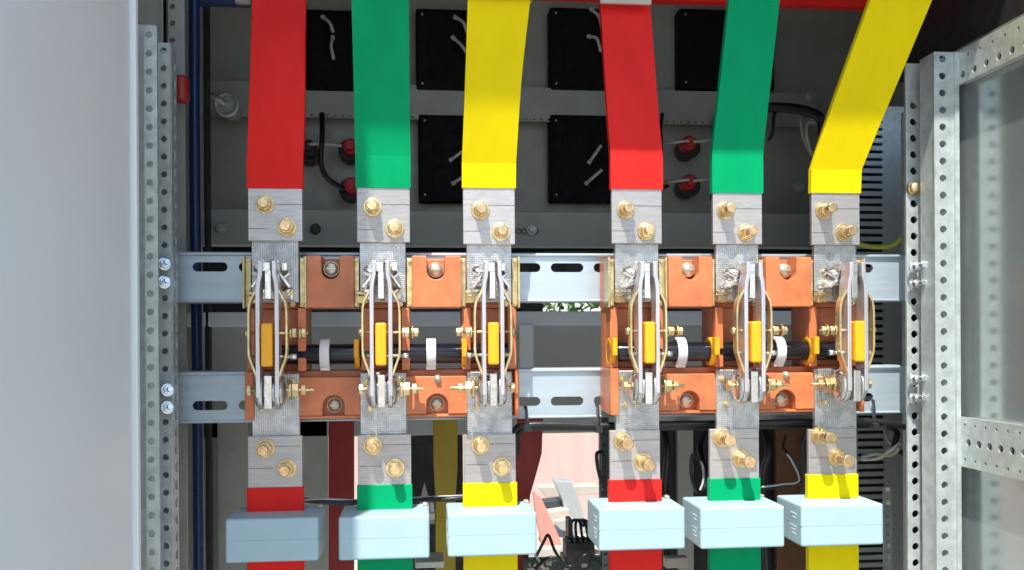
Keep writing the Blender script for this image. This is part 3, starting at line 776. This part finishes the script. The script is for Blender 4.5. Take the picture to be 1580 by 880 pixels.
# ================================================================== CURRENT TRANSFORMERS
CTS = [(348, 491, 799, 867), (523, 662, 795, 864), (692, 827, 790, 859), (926, 1056, 784, 848), (1081, 1211, 781, 846), (1238, 1362, 779, 841)]
YC = -.040
CLAB = ['pale blue current transformer around the shaded red lower busbar', 'pale blue current transformer around the green lower busbar of the left switch, half in shade', 'pale blue current transformer around the yellow lower busbar of the left switch',
        'pale blue current transformer around the sunlit red lower busbar', 'pale blue current transformer around the green lower busbar of the right switch', 'rightmost pale blue current transformer, around the yellow lower busbar by the slotted panel']
proto = None
for i, (x0, x1, yt, yb) in enumerate(CTS):
    a = W(x0, yt, YC); b_ = W(x1, yb, YC); ctr = Vector(((a.x + b_.x) / 2, YC + .042, (a.z + b_.z) / 2 - .0135))
    if proto is None:
        proto = thing('current_transformer', ctr, CLAB[0], 'current transformer', 'current transformers around the lower busbars')
        w, h, d = .0552, .0265, .041; x, y, z = ctr
        yb_ = y - .042
        m = MB(); m.box((x - w / 2, yb_, z), (x + w / 2, yb_ + d, z + h)); hs = obj('housing', m, ctm, proto, .0014, seg=3)
        m = MB(); e = .00012; z0 = z + h * .5; m.box((x - w / 2 - e, yb_ - e, z0), (x + w / 2 + e, yb_ + d + e, z0 + .0002)); obj('seam', m, ct_seam, hs, .0001)
        m = MB()
        for k, (u0, u1, v0) in enumerate(((.008, .017, .019), (.009, .014, .0165), (.008, .018, .011), (.010, .016, .0085), (.009, .015, .006))):
            m.box((x - w / 2 - .00012, yb_ + u0, z + v0), (x - w / 2 + .0001, yb_ + u1, z + v0 + .0012))
        obj('side_print', m, ct_print, proto)
        m = MB(); m.box((x + w / 2 - .004, yb_ + d - .009, z + h + .0001), (x + w / 2 - .001, yb_ + d - .003, z + h + .0015))
        obj('terminal', m, cream, proto, .0004)
        base_ct = ctr
    else:
        c = copy_tree(proto); c.location = ctr; c['label'] = CLAB[i]

# ================================================================== BACKGROUND INSTRUMENTS
MET = [(430, 12, 577, 142, 'upper'), (641, 12, 790, 142, 'upper'), (848, 10, 996, 142, 'upper'), (1048, 12, 1196, 140, 'upper'), (645, 176, 792, 312, 'lower'), (848, 176, 997, 312, 'lower')]
MLAB = ['black meter housing in the top row behind the gap between red and green busbars', 'black meter housing in the top row behind the left yellow busbar', 'black meter housing in the top row behind the right red busbar',
        'black meter housing in the top row behind the right green busbar', 'black meter housing in the second row behind the left yellow busbar', 'black meter housing in the second row behind the right red busbar']
for i, (x0, y0, x1, y1, _) in enumerate(MET):
    Y = .378
    a, b_ = W(x0, y0, Y), W(x1, y1, Y)
    t = thing('meter_housing', ((a.x + b_.x) / 2, YB - .001, b_.z), MLAB[i], 'panel meter', 'black meter housings on the rear panel')
    m = MB(); m.box((a.x, Y, b_.z), (b_.x, YB - .0008, a.z)); obj('case', m, meterm, t, .003)
    m = MB(); m.box((a.x + .015, Y - .001, b_.z + .02), (b_.x - .02, Y - .0002, a.z - .02)); obj('terminal_cover', m, meterm, t, .001)
    m = MB()
    for (u, v) in ((.006, .006), (.006, -.006)):
        zz = b_.z + .007 if v > 0 else a.z - .007
        m.cyl((a.x + .007, Y - .001, zz), (a.x + .007, Y + .001, zz), .0012, 8)
    obj('screw', m, galv_dark, t)
WSTUB = [[(500, 28), (509, 36), (514, 50)], [(513, 60), (511, 72), (515, 92)], [(704, 28), (715, 35), (721, 52)], [(701, 60), (712, 70), (720, 82)], [(914, 16), (924, 26), (929, 46)], [(911, 57), (921, 60), (927, 80)],
         [(698, 245), (716, 232)], [(702, 281), (718, 270)], [(911, 248), (928, 224)], [(907, 281), (929, 262)]]
WL = ['upper left meter, upper stub', 'upper left meter, lower stub', 'meter behind the left yellow busbar, upper stub', 'meter behind the left yellow busbar, lower stub', 'meter left of the right red busbar, upper stub', 'meter left of the right red busbar, lower stub',
      'second row meter beside the left yellow busbar, upper stub', 'second row meter beside the left yellow busbar, lower stub', 'second row meter beside the right red busbar, upper stub', 'second row meter beside the right red busbar, lower stub']
for w_, l_ in zip(WSTUB, WL):
    pts = [W(x, y, .366 + (.006 if k in (0,) else 0)) for k, (x, y) in enumerate(w_)]
    m = MB(); m.tube(pts, .0018, 8); m.cyl(pts[0], pts[0] + (pts[0] - pts[1]).normalized() * .004, .0024, 8)
    tag(obj('wire_stub', m, wirew, origin=pts[0]), 'short white wire end on ' + l_, 'wire', 'white wire ends on the black meters')
LAMPS = [(1066, 219, 'upper red lamp right of the right red busbar', 1), (1066, 279, 'lower red lamp right of the right red busbar', 1), (540, 224, 'upper red lamp peeping out left of the left green busbar', 0), (541, 284, 'lower red lamp peeping out left of the left green busbar', 0), (475, 226, 'black lamp holder at the right edge of the left red busbar', 0)]
for x, y, l_, fl in LAMPS:
    p = W(x, y, .355); t = thing('indicator_lamp', p + Vector((0, .044, 0)), l_ + ' on the rear panel', 'indicator lamp', 'indicator lamps on the rear panel')
    m = MB(); q = W(x - 1, y + 8, .375); m.cyl(q, q + Vector((0, .024, 0)), .0118, 22); obj('collar', m, blackp, t, .001)
    m = MB(); m.cyl(p + Vector((0, .004, 0)), p + Vector((0, .022, 0)), .0080, 18); m.cyl(p + Vector((0, -.003, 0)), p + Vector((0, .004, 0)), .0058, 6, smooth=False); obj('body', m, lampred if 'red lamp' in l_ else blackp, t, .0008)
    if fl:
        m = MB(); m.tube([W(x - 38, y + 2, .37), W(x - 20, y, .352), W(x - 3, y - 2, .350)], .0017, 6); m.tube([W(x + 4, y, .350), W(x + 20, y - 2, .352), W(x + 36, y - 6, .37)], .0017, 6); obj('lead', m, wirew, t)
    elif x == 475:
        m = MB(); m.tube([W(x - 4, y - 2, .355), W(x + 12, y - 4, .352), W(x + 25, y - 4, .355), W(x + 52, y - 1, .36)], .0018, 6); obj('lead', m, wirew, t)
def cable(pts, r, mt, label, cat='cable', name='cable', group=None, n=8):
    m = MB(); m.tube([W(*p) for p in pts], r, n); return tag(obj(name, m, mt, origin=W(*pts[0])), label, cat, group)
cable([(497, 176, .36), (497, 215, .345), (495, 250, .345), (505, 275, .35), (530, 292, .36)], .0028, blackp, 'black cable dropping in a curve between the left red and green busbars')
cable([(1022, 176, .37), (1019, 200, .36), (1020, 215, .36), (1020, 282, .36), (1030, 287, .365)], .0022, blackp, 'black cable running down just right of the right red busbar')
cable([(1105, 176, .37), (1101, 200, .36), (1100, 240, .36), (1098, 310, .36)], .0022, blackp, 'black cable running down at the left edge of the right green busbar')
cable([(1160, 168, .33), (1200, 166, .325), (1245, 172, .32), (1268, 190, .32), (1268, 260, .33)], .0052, blackp, 'thick black cable bundle arching right of the right green busbar', n=12)
cable([(1198, 170, .35), (1194, 180, .35), (1192, 205, .35), (1186, 216, .36)], .0019, blackp, 'thin black wire hooking down right of the right green busbar')
cable([(1262, 185, .335), (1240, 182, .335), (1237, 200, .335), (1245, 225, .34), (1258, 245, .34)], .0018, wirep, 'pale green wire loop in front of the rear panel near the slanted yellow busbar')
cable([(1265, 190, .330), (1247, 190, .330), (1245, 210, .330), (1252, 235, .335)], .0016, wirew, 'pale wire loop inside the green loop near the slanted yellow busbar')
cable([(1322, 376, .135), (1345, 381, .125), (1370, 381, .12), (1385, 374, .115), (1394, 362, .11), (1400, 350, .11)], .0019, wireg, 'green and yellow earth wire curving above the right end of the upper rail')
# small fixings on rear beam
for k, (x, y) in enumerate(((320, 354), (342, 352), (487, 354), (820, 355), (1250, 150), (1232, 290))):
    m = MB(); p = W(x, y, YB - .021); m.cyl(p, p + Vector((0, -.003, 0)), .0058, 20); m.cyl(p + Vector((0, -.003, 0)), p + Vector((0, -.010, 0)), .0038, 6, smooth=False)
    obj('fixing_bolt', m, galv if k != 2 else slate, cab, .0004)
m = MB()
for i in range(4): p = W(800 + i * 9, 357, YB - .0205); m.ring(p, (0, 1, 0), .0022, .0031, .0008, 14)
obj('stamped_ring', m, slate, cab)['kind'] = 'stuff'

# top horizontal bars
t = thing('horizontal_busbar', W(1080, 12, .08), 'long red sleeved busbar crossing the top behind the others', 'busbar')
m = MB(); a = W(816, 0, .08); b_ = W(1352, 11, .08); m.box((a.x, .08, b_.z), (b_.x, .09, b_.z + .035)); obj('sleeve', m, red_s, t, .001)
tag(obj('holder_plate', MB().pbox(926, -8, 1006, 7, -.012, -.009), cream, bev=.001), 'cream strip across the top of the right red busbar', 'strip')
tag(obj('holder_plate', MB().pbox(362, -6, 386, 5, .05, .055), cream, bev=.001), 'small cream strip at the top left of the left red busbar', 'strip')
t = tag(obj('blue_sleeved_bar', MB().pbox(303, -40, 384, 6, .10, .11), bluem, bev=.001), 'dark blue bar end along the top left of the opening', 'busbar')

# ================================================================== LOWER BACKGROUND
def bar(x0, x1, secs, Y, mt, label):
    m = MB(); m.ribbon([(W(x0 + d, y, Y), W(x1 + d2, y, Y)) for (y, d, d2) in secs], .006)
    return tag(obj('rear_busbar', m, mt, bev=.0006), label, 'busbar', 'sleeved busbars far behind the switches')
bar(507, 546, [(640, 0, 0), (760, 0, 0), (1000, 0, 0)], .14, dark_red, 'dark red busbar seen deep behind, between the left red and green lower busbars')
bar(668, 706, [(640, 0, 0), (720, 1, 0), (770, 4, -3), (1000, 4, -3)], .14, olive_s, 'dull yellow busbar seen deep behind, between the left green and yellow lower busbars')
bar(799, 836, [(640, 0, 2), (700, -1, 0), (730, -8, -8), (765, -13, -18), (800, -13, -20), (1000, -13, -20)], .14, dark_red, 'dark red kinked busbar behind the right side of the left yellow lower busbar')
# black harness under the cases with cable ties
cable([(792, 690, .01), (793, 668, .006), (806, 657, .002), (860, 655, .001), (925, 657, .001), (1060, 654, .001), (1200, 652, .001), (1345, 650, .001), (1398, 660, .01)], .0021, blackp, 'black cable harness running under both switches along the lower rail', 'cable', 'cable_harness', n=10)
cable([(797, 700, .018), (797, 680, .013), (800, 668, .009), (830, 660, .007), (1000, 660, .007), (1340, 656, .012)], .0022, blackp, 'thinner black cable just behind the harness under the lower rail')
for x, y0, y1, l_ in ((812, 628, 658, 'left of the gap between the switches'), (922, 625, 660, 'just left of the right switch'), (1348, 618, 655, 'right of the right switch')):
    m = MB(); m.tube([W(x - 2, y0, .016), W(x, y0 + 4, .014), W(x + 1, y1 - 8, -.010), W(x, y1 + 4, -.016), W(x + 4, y1 + 7, -.014)], .0011, 6)
    p = W(x + 2, y1 + 3, -.017); m.box(p + Vector((-.0022, -.002, -.002)), p + Vector((.0022, .002, .002)))
    tag(obj('cable_tie', m, blackp, origin=W(x, y0, .016)), 'black cable tie looped through the lower rail ' + l_, 'cable tie', 'black cable ties on the lower rail')
cable([(462, 770, .02), (480, 773, .03), (540, 776, .03), (640, 771, .02), (690, 770, .01), (716, 768, .01)], .0018, slate, 'thin dark wire bundle strung behind the left lower busbars')
cable([(464, 772, .018), (500, 770, .028), (560, 772, .03), (650, 768, .018), (715, 765, .01)], .0007, wirew, 'thin white wire strung beside the dark wires behind the left lower busbars')
cable([(1075, 760, .04), (1068, 742, .03), (1066, 718, .03), (1070, 702, .03), (1082, 716, .02), (1088, 745, .02), (1082, 757, .02)], .0013, slate, 'dark looped wire left of the right green lower busbar')
cable([(1073, 704, .028), (1084, 718, .018), (1085, 742, .018), (1080, 757, .018)], .0008, wirew, 'white looped wire left of the right green lower busbar')
cable([(1172, 755, .02), (1200, 751, .03), (1225, 747, .03), (1237, 742, .03), (1230, 718, .03), (1216, 702, .03)], .0014, slate, 'dark wire rising between the right green and yellow lower busbars')
cable([(1174, 752, .018), (1205, 748, .025), (1233, 742, .025), (1222, 712, .025), (1214, 701, .025)], .0007, wirew, 'thin white wire rising between the right green and yellow lower busbars')
cable([(1330, 706, .12), (1350, 700, .11), (1375, 702, .10), (1388, 690, .09)], .0018, wirep, 'pale green wire over the slotted panel below the right rail')
cable([(1330, 709, .125), (1355, 707, .11), (1372, 696, .10), (1390, 684, .09)], .0016, wirew, 'pale wire over the slotted panel below the right rail')
m = MB(); a = W(1364, 900, .10); b_ = W(1376, 752, .10)
m.holed((a.x, .10, a.z), (1, 0, 0), (0, 0, 1), b_.x - a.x, b_.z - a.z, [((b_.x - a.x) / 2, i * .0072 + .004, .0018, 0) for i in range(int((b_.z - a.z) / .0072) - 1)], .0015)
tag(obj('perforated_strip', m, galv_post, origin=a), 'short silver perforated strip low beside the slotted panel', 'metal strip')
# black perforated riser
m = MB(); a = W(930, 1000, .05); b_ = W(939, 640, .05)
m.holed((a.x, .05, a.z), (1, 0, 0), (0, 0, 1), b_.x - a.x, b_.z - a.z, [((b_.x - a.x) / 2, i * .008 + .004, .0014, 0) for i in range(int((b_.z - a.z) / .008) - 1)])
tag(obj('perforated_strip', m, slate, origin=a), 'narrow dark perforated strip left of the sunlit red lower busbar', 'metal strip')
cable([(928, 745, .045), (922, 720, .04), (921, 700, .04), (929, 698, .045)], .0013, blackp, 'black wire loop hooked on the dark perforated strip')
# clutter in the opening
t = thing('terminal_block', W(890, 860, .08), 'black terminal block with wires under the gap between the switches', 'terminal block')
m = MB(); m.pbox(874, 838, 918, 870, .08, .10); obj('body', m, blackp, t, .001)
m = MB()
for i in range(5): m.pbox(876 + i * 8.6, 833, 881 + i * 8.6, 837.6, .081, .095)
obj('clamp', m, slate, t, .0004)
m = MB()
for i in range(4): m.tube([W(881 + i * 9, 834, .088), W(880 + i * 8, 812, .088), W(888 + i * 4, 802, .10), W(900 + i * 7, 812, .14)], .0011, 6)
obj('wire', m, blackp, t)
m = MB(); m.pbox(877, 802, 884, 832, .085, .1); obj('lever', m, blackp, t, .0006)
tag(obj('circuit_board', MB().pbox(808, 862, 960, 960, .12, .124), pcb), 'dark green circuit board beneath the black terminal block', 'circuit board')
m = MB()
rr = random.Random(3)
for k in range(34):
    p = W(rr.uniform(815, 950), rr.uniform(852, 885), rr.uniform(.095, .115)); w_, h_ = rr.uniform(.001, .0032), rr.uniform(.0008, .0022)
    m.box(p + Vector((-w_, 0, -h_)), p + Vector((w_, .004, h_)))
tag(obj('board_component', m, cream, bev=.0004), 'small cream connectors scattered on the green circuit board', 'connectors', None, 'stuff')
tag(obj('steel_bracket', MB().pbox(640, 868, 686, 876, .06, .09), galv, bev=.0005), 'pale steel bracket low between the two left transformers', 'bracket')
m = MB(); m.pbox(664, 776, 670, 790, .04, .05); m.pbox(662, 792, 671, 802, .042, .055)
tag(obj('wire_connector', m, white_p, bev=.0005), 'small white wire connector between the left green and yellow transformers', 'connector')
m = MB(); a = W(655, 745, .28)
m.prism([(a.x, a.z), (a.x - .010, a.z - .04), (a.x + .010, a.z - .04)], .28, .285)  # added cream triangle, stands in for a sliver of bright outside
tag(obj('pale_sliver', m, cream), 'small pale triangle standing in for a sunlit sliver of the outside between green and yellow lower busbars', 'tab')
def slab(pts, Y, th, mt, name, label, cat):
    m = MB(); m.prism([(W(x, y, Y).x, W(x, y, Y).z) for x, y in pts], Y, Y + th); return tag(obj(name, m, mt, bev=.001), label, cat)
m = MB(); a = W(815, 846, 1.28); b_ = W(930, 846, 1.28); m.box((a.x, 1.28, -1), (b_.x, 1.62, a.z)); m.box((b_.x - .25, 1.45, a.z + .001), (b_.x - .2, 1.6, W(900, 765, 1.45).z))
tag(obj('equipment_crate', m, cream, bev=.004, origin=(a.x, 1.28, -1)), 'cream crate standing on the sunny ground behind the open cabinet', 'crate')
slab([(830, 752), (925, 750), (925, 762), (842, 768)], 1.5, .05, cream, 'cross_bar', 'pale cross bar in the sunny opening behind the right red transformer', 'bar')
slab([(855, 742), (882, 744), (900, 790), (905, 860), (885, 860), (868, 772)], 1.4, .04, galv, 'angled_bracket', 'pale grey angled bracket in the sunny opening above the terminal block', 'bracket')
slab([(832, 776), (870, 772), (872, 782), (838, 786)], 1.42, .05, slate, 'dark_slot', 'dark slotted bar end in the sunny opening, left of the grey bracket', 'bar')
slab([(838, 792), (878, 786), (880, 800), (848, 806)], 1.38, .05, cream, 'cream_block', 'cream block in the sunny opening below the dark bar end', 'block')
slab([(852, 806), (884, 800), (886, 822), (866, 818)], 1.36, .05, galv_dark, 'steel_angle', 'dull steel foot in the sunny opening beside the terminal block', 'bracket')
slab([(1028, 862), (1062, 860), (1064, 876), (1028, 878)], .10, .01, cream, 'paper_tag', 'pale tag low between the sunlit red and green transformers', 'tag')
slab([(824, 760), (836, 770), (866, 836), (862, 850), (838, 845), (828, 800)], 1.3, .03, mat('salmon sheet', (0.62, 0.25, 0.2), 0, 0.5), 'salmon_sheet', 'salmon coloured sheet slanting beside the left yellow transformer', 'sheet')

LOOM = [([(1024, 664, .12), (1030, 700, .11), (1026, 760, .12), (1030, 900, .12)], .0030, blackp, 'black cable running down just right of the sunlit red lower busbar'),
 ([(1092, 664, .14), (1080, 690, .12), (1090, 730, .10), (1098, 760, .10)], .0026, blackp, 'black cable curving beside the right green lower busbar'),
 ([(1180, 664, .12), (1186, 700, .11), (1178, 740, .12), (1184, 900, .13)], .0032, blackp, 'black cable running down right of the right green lower busbar'),
 ([(1246, 664, .10), (1238, 690, .10), (1243, 740, .10), (1236, 770, .11)], .0022, slate, 'dark grey cable beside the right yellow lower busbar'),
 ([(1372, 660, .12), (1384, 668, .10), (1380, 690, .10), (1394, 700, .10)], .0024, blackp, 'black cable curling behind the right upright under the lower rail'),
 ([(1365, 664, .13), (1374, 684, .12), (1388, 676, .11)], .0014, wirew, 'short white wire curling behind the right upright under the lower rail'),
 ([(820, 874, .09), (838, 838, .09), (846, 826, .10), (856, 850, .09), (870, 872, .09)], .0012, pcb, 'green wire looping up from the circuit board left of the terminal block'),
 ([(826, 878, .085), (850, 860, .08), (880, 874, .08), (905, 856, .075), (925, 870, .09)], .0014, blackp, 'black wire lying across the circuit board in front of the terminal block'),
 ([(812, 830, .10), (822, 850, .09), (840, 878, .09)], .0011, wirew, 'white wire slanting down left of the terminal block'),
 ([(1215, 700, .028), (1208, 690, .04), (1212, 672, .07)], .0011, blackp, 'thin black wire hanging from above between the right green and yellow lower busbars')]
for p_, r_, m_, l_ in LOOM: cable(p_, r_, m_, l_)
